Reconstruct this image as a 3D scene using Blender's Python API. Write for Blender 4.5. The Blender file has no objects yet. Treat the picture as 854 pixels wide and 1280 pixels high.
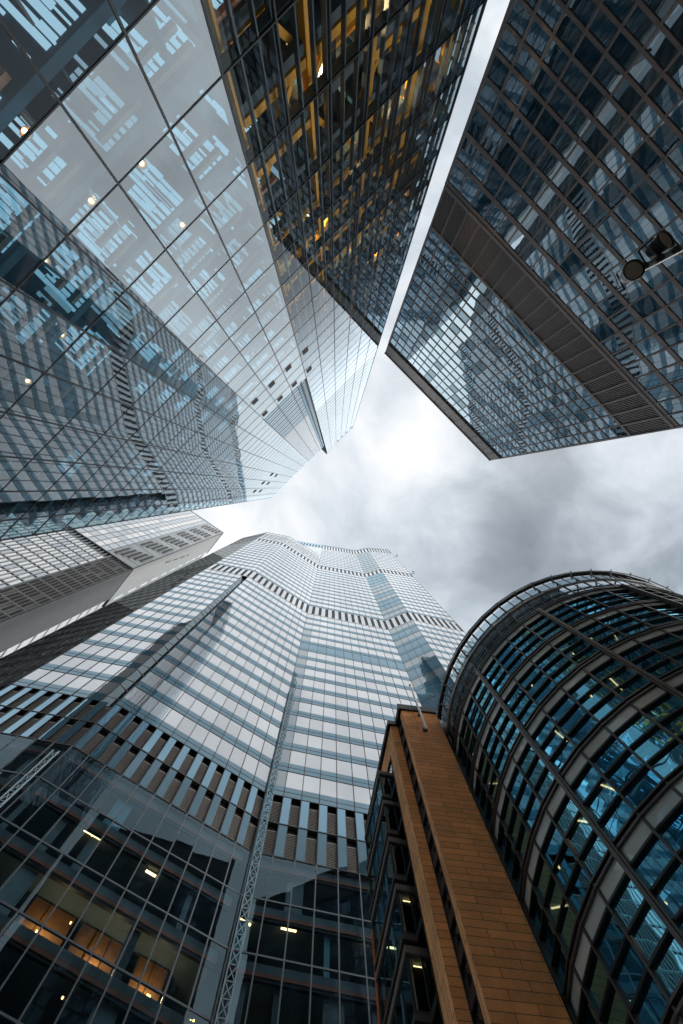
import bpy, math, random
import numpy as np
random.seed(7)
C = bpy.context.scene.collection
scene = bpy.context.scene

# ------------------------------------------------------------------ camera
F, IW, IH = 1280*16/36, 854, 1280
EYE = 1.6
def _n(v): return v/np.linalg.norm(v)
_zc = _n(np.array([(421-427)/F, (609-640)/F, 1.0]))        # the zenith as the lens sees it
_xc = _n(np.array([1., 0, 0]) - _zc*_zc[0]); _yc = np.cross(_zc, _xc)
RM = np.array([_xc, _yc, _zc])
def plan(u, v, h):
    """plan position of the surveyed image point (u, v) that lies h metres above the eye"""
    d = RM @ np.array([(u-427)/F, (v-640)/F, 1.0]); d = d/d[2]*h
    return np.array([d[0], d[1]])
def project(p):
    c = RM.T @ (np.array(p, float) - np.array([0, 0, EYE]))
    if c[2] < .05: return None
    return (427+F*c[0]/c[2], 640+F*c[1]/c[2])

from mathutils import Matrix
cd = bpy.data.cameras.new('camera'); cam = bpy.data.objects.new('camera', cd); C.objects.link(cam)
cd.sensor_fit = 'VERTICAL'; cd.sensor_height = 36; cd.sensor_width = 24; cd.lens = 16
cd.clip_start = .05; cd.clip_end = 6000
M = Matrix.Identity(4)
for i in range(3):
    M[i][0] = RM[i][0]; M[i][1] = -RM[i][1]; M[i][2] = -RM[i][2]
M[2][3] = EYE
cam.matrix_world = M
scene.camera = cam

# ------------------------------------------------------------------ sky and sun
SUN_EL, SUN_AZ = math.radians(66), math.atan2(-.42, .9)
sun_dir = np.array([math.cos(SUN_EL)*math.cos(SUN_AZ), math.cos(SUN_EL)*math.sin(SUN_AZ), math.sin(SUN_EL)])
world = bpy.data.worlds.new('World'); scene.world = world; world.use_nodes = True
nt = world.node_tree; nt.nodes.clear()
class NT:
    def __init__(s, tree): s.t = tree
    def n(s, typ, ins=None, **kw):
        nd = s.t.nodes.new(typ)
        for k, v in kw.items(): setattr(nd, k, v)
        for k, v in (ins or {}).items():
            if hasattr(v, 'is_linked') or isinstance(v, bpy.types.NodeSocket): s.t.links.new(v, nd.inputs[k])
            else: nd.inputs[k].default_value = v
        return nd
    def m(s, op, a, b=0.0, c=None, clamp=False):
        nd = s.t.nodes.new('ShaderNodeMath'); nd.operation = op; nd.use_clamp = clamp
        for i, v in enumerate((a, b) if c is None else (a, b, c)):
            if isinstance(v, bpy.types.NodeSocket): s.t.links.new(v, nd.inputs[i])
            else: nd.inputs[i].default_value = v
        return nd.outputs[0]
    def mixc(s, f, a, b, blend='MIX'):
        nd = s.t.nodes.new('ShaderNodeMix'); nd.data_type = 'RGBA'; nd.blend_type = blend
        for i, v in ((0, f), (6, a), (7, b)):
            if isinstance(v, bpy.types.NodeSocket): s.t.links.new(v, nd.inputs[i])
            else: nd.inputs[i].default_value = v if i == 0 else (*v, 1)[:4]
        return nd.outputs[2]
    def ramp(s, f, stops, interp='LINEAR'):
        nd = s.t.nodes.new('ShaderNodeValToRGB'); s.t.links.new(f, nd.inputs[0]); r = nd.color_ramp; r.interpolation = interp
        while len(r.elements) < len(stops): r.elements.new(.5)
        for e, (p, c) in zip(r.elements, stops):
            e.position = p; e.color = (c, c, c, 1) if isinstance(c, (int, float)) else (*c, 1)
        return nd.outputs[0]
W = NT(nt)
sky = W.n('ShaderNodeTexSky', sky_type='NISHITA', sun_disc=False, sun_elevation=SUN_EL,
          sun_rotation=math.atan2(sun_dir[0], sun_dir[1]))
tc = W.n('ShaderNodeTexCoord')
sep = W.n('ShaderNodeSeparateXYZ', {0: tc.outputs['Generated']})
zz = W.m('MAXIMUM', sep.outputs[2], .12)
qx = W.m('DIVIDE', sep.outputs[0], zz); qy = W.m('DIVIDE', sep.outputs[1], zz)
q = W.n('ShaderNodeCombineXYZ', {0: qx, 1: qy, 2: 68.1})
warp = W.n('ShaderNodeTexNoise', {'Vector': q.outputs[0], 'Scale': 2.2, 'Detail': 3})
qv = W.n('ShaderNodeVectorMath', {0: warp.outputs['Color'], 1: (.35, .35, 0)}, operation='MULTIPLY')
q2 = W.n('ShaderNodeVectorMath', {0: q.outputs[0], 1: qv.outputs[0]}, operation='ADD')
n1 = W.n('ShaderNodeTexNoise', {'Vector': q2.outputs[0], 'Scale': 3.4, 'Detail': 8, 'Roughness': .57})
n2 = W.n('ShaderNodeTexNoise', {'Vector': q.outputs[0], 'Scale': 1.1, 'Detail': 2})
def blob(cx, cy, r):
    dx = W.m('SUBTRACT', qx, cx); dy = W.m('SUBTRACT', qy, cy)
    d2 = W.m('ADD', W.m('MULTIPLY', dx, dx), W.m('MULTIPLY', dy, dy))
    return W.m('EXPONENT', W.m('MULTIPLY', d2, -1/(r*r)))
val = W.m('ADD', W.m('MULTIPLY', W.m('SUBTRACT', n1.outputs[0], .5), 1.45), .66)
val = W.m('ADD', val, W.m('MULTIPLY', W.m('SUBTRACT', n2.outputs[0], .5), .35))
for cx, cy, r, k in ((.19, -.13, .11, .24), (-.10, .04, .22, .16), (.05, -.02, .14, .12), (.22, .04, .10, .06), (.24, .06, .10, .10), (.41, .14, .11, -.30), (.62, .02, .2, .0), (.28, .22, .1, -.06), (-.36, .28, .2, .4), (.1, -.5, .3, .1)):  # strong left blob is unseen sky, added to brighten the dark tower's reflections
    val = W.m('ADD', val, W.m('MULTIPLY', blob(cx, cy, r), k))
cloud = W.ramp(W.m('MULTIPLY', val, .65), [(0., (.19, .23, .265)), (.23, (.34, .395, .44)), (.39, (.57, .64, .695)), (.55, (.85, .90, .94)), (.65, (1.05, 1.06, 1.07)), (1., (1.9, 1.85, 1.78))])
SKY_STRENGTH, SKY_GAIN = .10, 4.6
cl = W.mixc(1.0, cloud, (SKY_GAIN,)*3, 'MULTIPLY')
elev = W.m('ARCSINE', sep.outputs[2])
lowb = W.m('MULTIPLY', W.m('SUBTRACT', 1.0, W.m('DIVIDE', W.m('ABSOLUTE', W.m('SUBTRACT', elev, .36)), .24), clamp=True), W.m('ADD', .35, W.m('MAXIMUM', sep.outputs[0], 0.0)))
glow = W.n('ShaderNodeVectorMath', {0: (20., 18.2, 16.), 3: lowb}, operation='SCALE')  # low unseen sky band added to light the terracotta wall
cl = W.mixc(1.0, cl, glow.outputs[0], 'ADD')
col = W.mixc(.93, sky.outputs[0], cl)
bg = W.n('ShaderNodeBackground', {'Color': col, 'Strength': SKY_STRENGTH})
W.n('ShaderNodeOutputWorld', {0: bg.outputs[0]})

sl = bpy.data.lights.new('sun', 'SUN'); sl.energy = .75; sl.angle = math.radians(120); sl.color = (1, .95, .88)
sun = bpy.data.objects.new('sun', sl); C.objects.link(sun)
from mathutils import Vector
sun.rotation_euler = Vector(sun_dir).to_track_quat('Z', 'Y').to_euler()
vs = scene.view_settings; vs.view_transform = 'Standard'; vs.look = 'None'; vs.exposure = 1.1; vs.gamma = 1; vs.use_curve_mapping = False
scene.cycles.max_bounces = 10; scene.cycles.transparent_max_bounces = 12; scene.cycles.glossy_bounces = 5
scene.cycles.diffuse_bounces = 3; scene.cycles.caustics_reflective = True; scene.cycles.caustics_refractive = False
scene.cycles.sample_clamp_indirect = 4

# ------------------------------------------------------------------ materials
def mat_new(name):
    m = bpy.data.materials.new(name); m.use_nodes = True; m.node_tree.nodes.clear(); return m, NT(m.node_tree)
def out(T, sh): T.n('ShaderNodeOutputMaterial', {0: sh})
def solid(name, col, rough=.6, metal=0., var=.25, scale=.6, spec=.5):
    m, T = mat_new(name)
    g = T.n('ShaderNodeNewGeometry')
    nz = T.n('ShaderNodeTexNoise', {'Vector': g.outputs['Position'], 'Scale': scale, 'Detail': 5})
    f = T.m('ADD', T.m('MULTIPLY', T.m('SUBTRACT', nz.outputs[0], .5), var*2), 1.0)
    c = T.n('ShaderNodeVectorMath', {0: (*col,), 3: f}, operation='SCALE')
    b = T.n('ShaderNodeBsdfPrincipled', {'Base Color': c.outputs[0], 'Roughness': rough, 'Metallic': metal, 'Specular IOR Level': spec})
    out(T, b.outputs[0]); return m
def emit(name, col, s):
    m, T = mat_new(name); e = T.n('ShaderNodeEmission', {'Color': (*col, 1), 'Strength': s}); out(T, e.outputs[0]); return m
def glass(name, refl=(1, 1, 1), r0=.3, back=None, trans=(.6, .7, .75), power=3.0, rough=.0, wave=.004, wscale=.35, pervar=.0, gain=1.0):
    """coated facade glass: a mirror coat by angle over a clear body (trans) or a closed back pan (back)"""
    m, T = mat_new(name)
    g = T.n('ShaderNodeNewGeometry')
    nz = T.n('ShaderNodeTexNoise', {'Vector': g.outputs['Position'], 'Scale': wscale, 'Detail': 1.5})
    bp = T.n('ShaderNodeBump', {'Height': nz.outputs[0], 'Strength': 1.0, 'Distance': wave/wscale})
    lw = T.n('ShaderNodeLayerWeight', {'Blend': .5})
    sch = T.m('MINIMUM', T.m('MULTIPLY', T.m('POWER', lw.outputs['Facing'], power), gain), 1.0)
    rr = r0
    if pervar:
        rr = T.m('MULTIPLY', r0, T.m('ADD', 1-pervar/2, T.m('MULTIPLY', g.outputs['Random Per Island'], pervar)))
    fac = T.m('ADD', rr, T.m('MULTIPLY', T.m('SUBTRACT', 1.0, rr), sch), clamp=True)
    gl = T.n('ShaderNodeBsdfGlossy', {'Color': (*refl, 1), 'Roughness': rough, 'Normal': bp.outputs[0]})
    if back is not None:
        col = (*back, 1)
        d2 = T.n('ShaderNodeTexNoise', {'Vector': g.outputs['Position'], 'Scale': .25, 'Detail': 3})
        f2 = T.m('ADD', .7, T.m('MULTIPLY', T.m('ADD', d2.outputs[0], g.outputs['Random Per Island']), .3))
        bc = T.n('ShaderNodeVectorMath', {0: back, 3: f2}, operation='SCALE')
        bd = T.n('ShaderNodeBsdfDiffuse', {'Color': bc.outputs[0]})
    else:
        bd = T.n('ShaderNodeBsdfTransparent', {'Color': (*trans, 1)})
    mx = T.n('ShaderNodeMixShader', {0: fac, 1: bd.outputs[0], 2: gl.outputs[0]})
    out(T, mx.outputs[0]); return m
def terracotta(name, col, bw, bh, dark=.5):
    m, T = mat_new(name)
    uv = T.n('ShaderNodeUVMap')
    br = T.n('ShaderNodeTexBrick', {'Vector': uv.outputs[0], 'Color1': (*[c*1.06 for c in col], 1), 'Color2': (*[c*.82 for c in col], 1),
             'Mortar': (*[c*.10 for c in col], 1), 'Scale': 1.0, 'Mortar Size': .014, 'Mortar Smooth': .1, 'Bias': 0.0, 'Brick Width': bw, 'Row Height': bh})
    g = T.n('ShaderNodeNewGeometry')
    nz = T.n('ShaderNodeTexNoise', {'Vector': g.outputs['Position'], 'Scale': .5, 'Detail': 6, 'Roughness': .65})
    st = T.n('ShaderNodeTexNoise', {'Vector': g.outputs['Position'], 'Scale': 9, 'Detail': 3})
    f = T.m('ADD', T.m('MULTIPLY', nz.outputs[0], 1.0), T.m('MULTIPLY', st.outputs[0], .35))
    f = T.m('ADD', f, .34)
    c = T.n('ShaderNodeVectorMath', {0: br.outputs['Color'], 3: f}, operation='SCALE')
    bp = T.n('ShaderNodeBump', {'Height': br.outputs['Fac'], 'Strength': .6, 'Distance': -.02})
    b = T.n('ShaderNodeBsdfPrincipled', {'Base Color': c.outputs[0], 'Roughness': .75, 'Normal': bp.outputs[0]})
    out(T, b.outputs[0]); return m

m_mull = solid('dark_mullion', (.03, .034, .04), .45, .3)
m_black = solid('black_metal', (.012, .012, .014), .5, .2)
m_joint = solid('sealant_joint', (.05, .055, .06), .6)
m_steel = solid('yellow_steel', (.90, .43, .03), .5, var=.1)
m_core = solid('dark_core_wall', (.035, .05, .06), .8)
m_slab = solid('grey_soffit', (.13, .17, .20), .8)
m_slabdark = solid('dark_soffit', (.10, .13, .15), .8)
m_teal = solid('teal_core_panel', (.06, .20, .26), .5)
m_white = solid('white_cladding', (.74, .74, .74), .35, var=.06)
m_pale = solid('pale_aluminium', (.44, .48, .52), .38, .3, var=.1)
m_midgrey = solid('grey_louvre', (.27, .28, .29), .5, .2)
m_browngrey = solid('bronze_frame', (.17, .143, .142), .5, .1, var=.15)
m_browndark = solid('bronze_louvre', (.07, .062, .062), .55, .2)
m_para = solid('parapet_panel', (.20, .175, .165), .5, .2, var=.4)
m_rust = solid('rust_red_strip', (.22, .07, .045), .6)
m_chrome = solid('galvanised_steel', (.45, .46, .47), .35, .7)
m_lowm = solid('grey_blue_mullion', (.115, .14, .165), .4, .3, var=.15)
m_cmull = solid('blue_grey_mullion', (.085, .12, .15), .4, .2)
m_bluep = solid('blue_lift_panel', (.02, .12, .20), .5, var=.6)
m_teal2 = solid('dark_plant_screen', (.03, .06, .075), .4, .2, var=.4)
m_lat = solid('pale_blue_lattice', (.34, .46, .52), .4, .4)
m_copper = solid('copper_brown', (.62, .34, .22), .5)  # copper bars, lengthened and brightened to imitate warm brown reflections
m_orange = solid('orange_fin', (.5, .13, .04), .5)
m_dlouv = solid('taupe_louvre', (.26, .235, .215), .5, .2, var=.3)
m_dframe = solid('drum_frame', (.075, .072, .074), .4, .3)
m_paving = solid('stone_paving', (.25, .25, .24), .8)
m_lamp = emit('warm_lamp', (1, .78, .40), 6)
m_strip = emit('warm_light_strip', (1, .60, .22), 3.2)
m_cool = emit('cool_reflection_glow', (.46, .76, .95), .34)  # glowing bars stand in for bluish window-grid reflections in the glass
m_cool2 = emit('dim_reflection_glow', (.46, .74, .92), .2)
m_dstrip = emit('orange_light_strip', (1, .60, .25), 4.0)
m_amber = emit('amber_lamp', (1, .55, .12), 5)

g_mirror = glass('silver_mirror_glass', (.74, .83, .89), .24, trans=(.52, .76, .84), power=2.9, wave=.0016, wscale=.22)
g_core = glass('clear_core_glass', (.70, .81, .90), .03, trans=(.90, .93, .94), power=7.5, wave=.0022, wscale=.3, gain=3.4)
g_dark = glass('dark_tower_glass', (.64, .82, .94), .36, back=(.010, .026, .040), power=3.4, wave=.0026, wscale=.35, pervar=.25)
g_dark2 = glass('varied_dark_glass', (.50, .72, .86), .15, back=(.008, .024, .038), power=4.2, wave=.003)  # some panes take this darker tone at random
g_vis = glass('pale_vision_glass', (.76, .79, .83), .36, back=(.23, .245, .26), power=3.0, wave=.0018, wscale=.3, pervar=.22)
g_span = glass('blue_spandrel_glass', (.46, .62, .73), .17, back=(.035, .10, .15), power=3.4, wave=.0018, wscale=.3, pervar=.12)
g_clear = glass('lower_clear_glass', (.56, .80, .94), .07, trans=(.64, .80, .86), power=5.0, wave=.0025, wscale=.25)
g_fin = glass('blue_fin_glass', (.46, .70, .88), .18, back=(.04, .11, .17), power=2.6, wave=.001)
g_slot = glass('dark_slot_glass', (.5, .62, .7), .10, back=(.012, .02, .026), power=3, wave=.01, wscale=.5)
g_drum = glass('teal_drum_glass', (.22, .68, .92), .85, trans=(.40, .62, .70), power=2.2, wave=.004, wscale=.6, pervar=.6)
g_parap = glass('drum_screen_glass', (.7, .85, .95), .10, trans=(.6, .72, .78), power=4.5, wave=.004)
g_bay = glass('oriel_glass', (.45, .8, .95), .35, trans=(.3, .45, .5), power=3, wave=.004)
m_spand = glass('grey_fritted_spandrel', (.8, .9, .95), .12, back=(.52, .55, .55), power=4, wave=.004)
g_fac = glass('dark_reflection_glass', (.60, .66, .70), .22, back=(.12, .15, .17), power=3.2, wave=.003)  # darker vision glass; dark reflections near the folds put into its colour
g_fin2 = glass('dark_fin_glass', (.36, .52, .64), .12, back=(.035, .085, .12), power=3, wave=.002)  # lower fin row darkened in colour to imitate its dark reflection
g_f0 = glass('left_reflection_glass', (.50, .53, .54), .16, back=(.085, .088, .088), power=3.2, wave=.006)  # left facet's dark reflection put into the glass colour
g_f0b = glass('left_reflection_band', (.36, .40, .42), .12, back=(.045, .05, .052), power=3.2, wave=.006)
g_grey = glass('grey_panel_glass', (.72, .77, .82), .2, back=(.20, .22, .24), power=2.6, wave=.003)
g_white = glass('pale_window_glass', (.85, .85, .85), .32, back=(.36, .35, .33), power=2.5, wave=.003)

# ------------------------------------------------------------------ mesh building
class MB:
    def __init__(s): s.v = []; s.f = []; s.uv = []; s.mi = []; s.mats = []
    def slot(s, m):
        if m not in s.mats: s.mats.append(m)
        return s.mats.index(m)
    def poly(s, pts, m, uv=None):
        b = len(s.v); s.v += [tuple(map(float, p)) for p in pts]; s.f.append(tuple(range(b, b+len(pts))))
        s.uv += uv if uv else [(0., 0.)]*len(pts); s.mi.append(s.slot(m))
    def hexa(s, p, m, uvs=None):
        """p: 8 corners, 0-3 one end in order, 4-7 the other end"""
        for q_ in ((3, 2, 1, 0), (4, 5, 6, 7), (0, 1, 5, 4), (1, 2, 6, 5), (2, 3, 7, 6), (3, 0, 4, 7)):
            s.poly([p[i] for i in q_], m, [uvs[i] for i in q_] if uvs else None)
    def build(s, name, parent=None, smooth=False):
        me = bpy.data.meshes.new(name); me.from_pydata(s.v, [], s.f)
        for m in s.mats: me.materials.append(m)
        me.polygons.foreach_set('material_index', s.mi)
        if smooth: me.polygons.foreach_set('use_smooth', [True]*len(s.f))
        ul = me.uv_layers.new(name='UVMap'); ul.data.foreach_set('uv', [c for u in s.uv for c in u])
        me.update(); o = bpy.data.objects.new(name, me); C.objects.link(o)
        if parent: o.parent = parent; o.matrix_parent_inverse = parent.matrix_world.inverted()
        return o
    def beam(s, a, b, w, h, m, up=(0, 0, 1)):
        a = np.array(a, float); b = np.array(b, float); d = _n(b-a)
        u = np.array(up, float)
        if abs(d@u) > .98: u = np.array([1., 0, 0])
        x = _n(np.cross(d, u)); y = np.cross(x, d)
        c = [(-w/2, -h/2), (w/2, -h/2), (w/2, h/2), (-w/2, h/2)]
        s.hexa([a+x*i+y*j for i, j in c]+[b+x*i+y*j for i, j in c], m)
    def tube(s, a, b, r, m, r2=None, n=12, caps=True):
        a = np.array(a, float); b = np.array(b, float); d = _n(b-a); r2 = r if r2 is None else r2
        u = np.array([0, 0, 1.]) if abs(d[2]) < .9 else np.array([1., 0, 0])
        x = _n(np.cross(d, u)); y = np.cross(x, d)
        ring = lambda c, rr: [c+(x*math.cos(t)+y*math.sin(t))*rr for t in [2*math.pi*k/n for k in range(n)]]
        A, B = ring(a, r), ring(b, r2)
        for k in range(n): s.poly([A[k], A[(k+1) % n], B[(k+1) % n], B[k]], m)
        if caps: s.poly(A[::-1], m); s.poly(B, m)
    def prism(s, base, z0, z1, m, top=True, bottom=False):
        n = len(base)
        for k in range(n):
            p, q_ = base[k], base[(k+1) % n]; L = math.hypot(q_[0]-p[0], q_[1]-p[1])
            s.poly([(p[0], p[1], z0), (q_[0], q_[1], z0), (q_[0], q_[1], z1), (p[0], p[1], z1)], m, [(0, z0), (L, z0), (L, z1), (0, z1)])
        if top: s.poly([(p[0], p[1], z1) for p in base], m)
        if bottom: s.poly([(p[0], p[1], z0) for p in base[::-1]], m)

def empty(name, label, cat, loc):
    o = bpy.data.objects.new(name, None); C.objects.link(o); o.location = (float(loc[0]), float(loc[1]), float(loc[2]))
    o['label'] = label; o['category'] = cat; o.empty_display_size = 2
    bpy.context.view_layer.update(); return o

class Wall:
    """a facade between two corner lines; each corner line may lean: (plan at za, plan at zb)"""
    def __init__(s, L, R):
        s.L = L; s.R = R
        s.W = float(np.linalg.norm(R(50)-L(50)))
        e = _n(R(50)-L(50)); n = np.array([e[1], -e[0]])
        s.n = n if n@(-L(50)) > 0 else -n
        s.e = e
    def pt(s, a, z, o=0.):                       # a in metres along the wall, z height above the eye, o outwards
        p = s.L(z) + (s.R(z)-s.L(z))*(a/s.W) + s.n*o
        return np.array([p[0], p[1], z+EYE])
    def box(s, mb, a0, a1, z0, z1, o0, o1, m):
        mb.hexa([s.pt(a0, z0, o0), s.pt(a1, z0, o0), s.pt(a1, z0, o1), s.pt(a0, z0, o1),
                 s.pt(a0, z1, o0), s.pt(a1, z1, o0), s.pt(a1, z1, o1), s.pt(a0, z1, o1)], m,
                [(a0+o0, z0), (a1+o0, z0), (a1+o1, z0), (a0+o1, z0), (a0+o0, z1), (a1+o0, z1), (a1+o1, z1), (a0+o1, z1)])
    def quad(s, mb, a0, a1, z0, z1, o, m, jit=0.):
        ga, gz = (random.gauss(0, jit), random.gauss(0, jit)) if jit else (0, 0)
        da, dz = (a1-a0)/2, (z1-z0)/2
        P4 = [s.pt(a, z, o+ga*sa*da+gz*sz*dz) for a, z, sa, sz in ((a0, z0, -1, -1), (a1, z0, 1, -1), (a1, z1, 1, 1), (a0, z1, -1, 1))]
        mb.poly(P4, m, [(a0, z0), (a1, z0), (a1, z1), (a0, z1)])
        return P4
def fixed(p): p = np.array(p[:2], float); return lambda z: p
def leaning(pa, za, pb, zb):
    pa = np.array(pa, float); pb = np.array(pb, float)
    return lambda z: pa + (pb-pa)*((z-za)/(zb-za))

def vis_area(P4):
    pr = [project(p) for p in P4]
    if any(p is None for p in pr): return 0
    cx = sum(p[0] for p in pr)/len(pr); cy = sum(p[1] for p in pr)/len(pr)
    if not (-15 < cx < IW+15 and -15 < cy < IH+15): return 0
    pr = [(min(max(x, 0), IW), min(max(y, 0), IH)) for x, y in pr]
    return abs(sum(pr[i][0]*pr[(i+1) % len(pr)][1]-pr[(i+1) % len(pr)][0]*pr[i][1] for i in range(len(pr))))/2
class Panes:
    """collects panes of one building; the 100 that show largest become parts, the others one part"""
    def __init__(s): s.items = []
    def add(s, wall, a0, a1, z0, z1, o, m, jit):
        mb = MB(); P4 = wall.quad(mb, a0, a1, z0, z1, o, m, jit); s.items.append((vis_area(P4), mb))
    def build(s, name, many, parent, cap=100):
        s.items.sort(key=lambda t: -t[0])
        head = [t for t in s.items[:cap] if t[0] > 0]; rest = s.items[len(head):]
        for _, mb in head: mb.build(name, parent)
        if rest:
            R_ = MB()
            for _, mb in rest:
                b = len(R_.v); R_.v += mb.v; R_.uv += mb.uv
                for f_, mi in zip(mb.f, mb.mi): R_.f.append(tuple(i+b for i in f_)); R_.mi.append(R_.slot(mb.mats[mi]))
            o = R_.build(many, parent); o['kind'] = 'stuff'

# ------------------------------------------------------------------ ground
mb = MB(); mb.poly([(-900, -900, 0), (900, -900, 0), (900, 900, 0), (-900, 900, 0)], m_paving)
g = mb.build('pavement'); g['kind'] = 'structure'

# ------------------------------------------------------------------ mirror glass tower (upper left)
def mirror_tower():
    O = plan(478, 437, 118); e = _n(np.array([.715, -.70]))
    S0 = -56.6
    wl = Wall(fixed(O+e*S0), lambda z: O+e*(-1.25-3.1*z/254))
    WW = wl.W; w0 = float(np.linalg.norm(wl.R(50)-wl.L(50)))
    fl = Wall(fixed(O+e*S0), fixed(O))                 # plain frame, a = s - S0
    sa = lambda s_: s_-S0
    redge = lambda z: sa(-1.25-3.1*z/254)
    T = empty('glass_tower', 'flat mirror glass tower with black joints, yellow steel showing inside and a stepped top', 'skyscraper', (*(O+e*-28), 0))
    cols = [S0, -53.95]+[-23.5-3.38*k for k in range(8, -1, -1)]+[-20.1, -16.75, -13.4, -10.0, -6.6, None]
    rows = [-1.6, 3.6, 8, 12.6, 17.3, 21.7, 27.5, 33.4, 38.8, 43.3, 47.8, 52.2, 56.6, 61.0]
    while rows[-1] < 250: rows.append(rows[-1]+4.35)
    rows[-1] = 252
    step_a = sa(-24.3)
    panes = Panes(); jt = MB(); core_jt = MB()
    rows_l = [r for r in rows if r < 202]+[204.5]
    def blocked(a0, a1, z0, z1):                       # the louvred recess and the slot
        return a0 >= sa(-34) and a1 <= sa(-23.4) and z0 >= 77 and z1 <= 205
    for c in range(len(cols)-1):
        a0 = sa(cols[c]); last = cols[c+1] is None
        rr = rows if cols[c] >= -23.6 else rows_l
        for z0, z1 in zip(rr[:-1], rr[1:]):
            a1 = redge((z0+z1)/2) if last else sa(cols[c+1])
            if blocked(a0, a1, z0, z1): continue
            m = g_core if (cols[c] > -23.6 and z0 < 112) or (z1 < 18 and cols[c] < -26) else g_mirror
            panes.add(fl, a0+.03, a1-.03, z0+.03, z1-.03, 0, m, .0011)
        if not last or True:
            w = .052
            fl.box(jt, a0-w, a0+w, rr[0], rr[-1], -.12, .035, m_mull)
    def lean(mb, d0, d1, z0, z1, o0, o1, m):           # an upright that follows the leaning right edge
        mb.hexa([fl.pt(redge(z0)+d0, z0, o0), fl.pt(redge(z0)+d1, z0, o0), fl.pt(redge(z0)+d1, z0, o1), fl.pt(redge(z0)+d0, z0, o1),
                 fl.pt(redge(z1)+d0, z1, o0), fl.pt(redge(z1)+d1, z1, o0), fl.pt(redge(z1)+d1, z1, o1), fl.pt(redge(z1)+d0, z1, o1)], m)
    lean(jt, -.12, .06, -1.6, 252, -.14, .045, m_mull)
    for d in (-.75, -1.5, -2.6): lean(core_jt, d-.06, d+.06, -1.6, 112, -.3, -.02, m_cmull)
    z = 1.
    while z < 111: fl.box(core_jt, redge(z)-2.6, redge(z), z-.05, z+.05, -.34, -.31, m_cmull); z += 1.37
    for z in rows:
        a_end = redge(z)
        a_beg = 0 if z < 204 else step_a
        if 78 < z < 204:
            fl.box(jt, a_beg, sa(-34), z-.04, z+.04, -.1, .025, m_mull); fl.box(jt, sa(-23.4), a_end, z-.04, z+.04, -.1, .025, m_mull)
        else: fl.box(jt, a_beg, a_end, z-.04, z+.04, -.1, .025, m_mull)
    # inner mullions of the core end
    for c in range(len(cols)-7, len(cols)-1):
        a0 = sa(cols[c]); a1 = sa(cols[c+1]) if cols[c+1] is not None else redge(60)
        for q_ in (.35, .68): fl.box(core_jt, a0+(a1-a0)*q_-.045, a0+(a1-a0)*q_+.045, -1.6, 112, -.35, -.02, m_cmull)
        fl.box(core_jt, a0-.15, a0+.15, -1.6, 112, -.5, -.13, m_cmull)
    for z0, z1 in zip(rows[:-1], rows[1:]):
        if z1 < 114: fl.box(core_jt, sa(-23.4), redge(z0), z0-.12, z0+.12, -.6, -.11, m_cmull)
    panes.build('glass_panel', 'upper_glass_panels', T)
    jt.build('panel_joints', T)
    core_jt.build('mullion_grid', T)
    # closed body behind the glass
    D = fl.n*-1
    def body(a0, a1, d0, d1, z0, z1, m, name):
        mb = MB(); fl.box(mb, a0, a1, z0, z1, -d1, -d0, m); return mb.build(name, T)
    body(0.4, sa(-25.8), 5.5, 40, -1.6, 204, m_core, 'core_wall')
    body(sa(-25.8), sa(-8.5), 4.6, 40, -1.6, 250.5, m_teal, 'core_wall')
    mb = MB(); fl.box(mb, .1, sa(-24.4), 203.6, 204.8, -5.6, -.15, m_pale); fl.box(mb, sa(-24.2), sa(-4.6), 251, 252.2, -4.7, -.15, m_pale)
    mb.build('roof_coping', T)
    # office floors on the left: pale soffits, glowing bars, partitions
    sl_ = MB(); cool = MB(); parti = MB()
    for i, z in enumerate(rows):
        if 5 < z < 70:
            fl.box(sl_, .3, sa(-23.6), z-.35, z+.15, -5.4, -.9, m_slab if z > 19 else m_bluep)
            for c in range(1, 11):
                b0 = sa(cols[c])
                if z < 17:
                    for k in range(6):
                        x1 = b0+random.uniform(0, 3); d1 = random.uniform(1., 3.5); fl.box(cool, x1, x1+random.uniform(.06, .4), z-.42, z-.353, -d1-random.uniform(.4, 1.8), -d1, random.choice((m_cool2, m_teal, m_bluep, m_bluep, m_copper)))
                    fl.box(parti, b0+.2, b0+random.uniform(1, 3), z-1.0, z-.6, -1.9, -1.7, m_copper)
                    for k in range(3): x1 = b0+random.uniform(0, 3); fl.box(parti, x1, x1+.5, z+.2, z+3.4, -3, -2.9, m_bluep)
                    continue
                bw = 3.38; rr_ = random.random()
                if rr_ < .06 and c < 7: continue
                if cols[c] < -41 and random.random() < .8:
                    fl.box(parti, b0+.4, b0+bw-.3, z-.8, z-.5, -1.5, -1.2, m_copper) if rr_ < .5 else None
                    continue
                d0 = random.uniform(1.0, 1.6); x0 = b0+random.uniform(.2, 1.0)
                if rr_ < .8 or c > 7:                          # glowing grid imitating reflected window grids
                    mm_ = random.choice((m_cool, m_cool, m_cool2))
                    for k in range(random.randint(4, 7)):
                        for q_ in range(random.choice((3, 4, 4))): fl.box(cool, x0+k*.36, x0+k*.36+random.choice((.2, .27, .31)), z-.40, z-.352, -d0-q_*.85-.8, -d0-q_*.85, mm_)
                for k in range(random.randint(2, 5)):
                    x1 = b0+random.uniform(.1, bw-.4); d1 = random.uniform(1., 3.4)
                    fl.box(cool, x1, x1+random.uniform(.06, .2), z-.40, z-.352, -d1-random.uniform(.5, 1.5), -d1, m_cool)
                for k in range(random.randint(3, 7)):
                    x1 = b0+random.uniform(.1, bw-.3); d1 = random.uniform(1., 3.8)
                    fl.box(cool, x1, x1+random.uniform(.05, .35), z-.42, z-.353, -d1-random.uniform(.6, 2.2), -d1, random.choice((m_cool2, m_cool2, m_slabdark, m_core, m_teal)))
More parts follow.
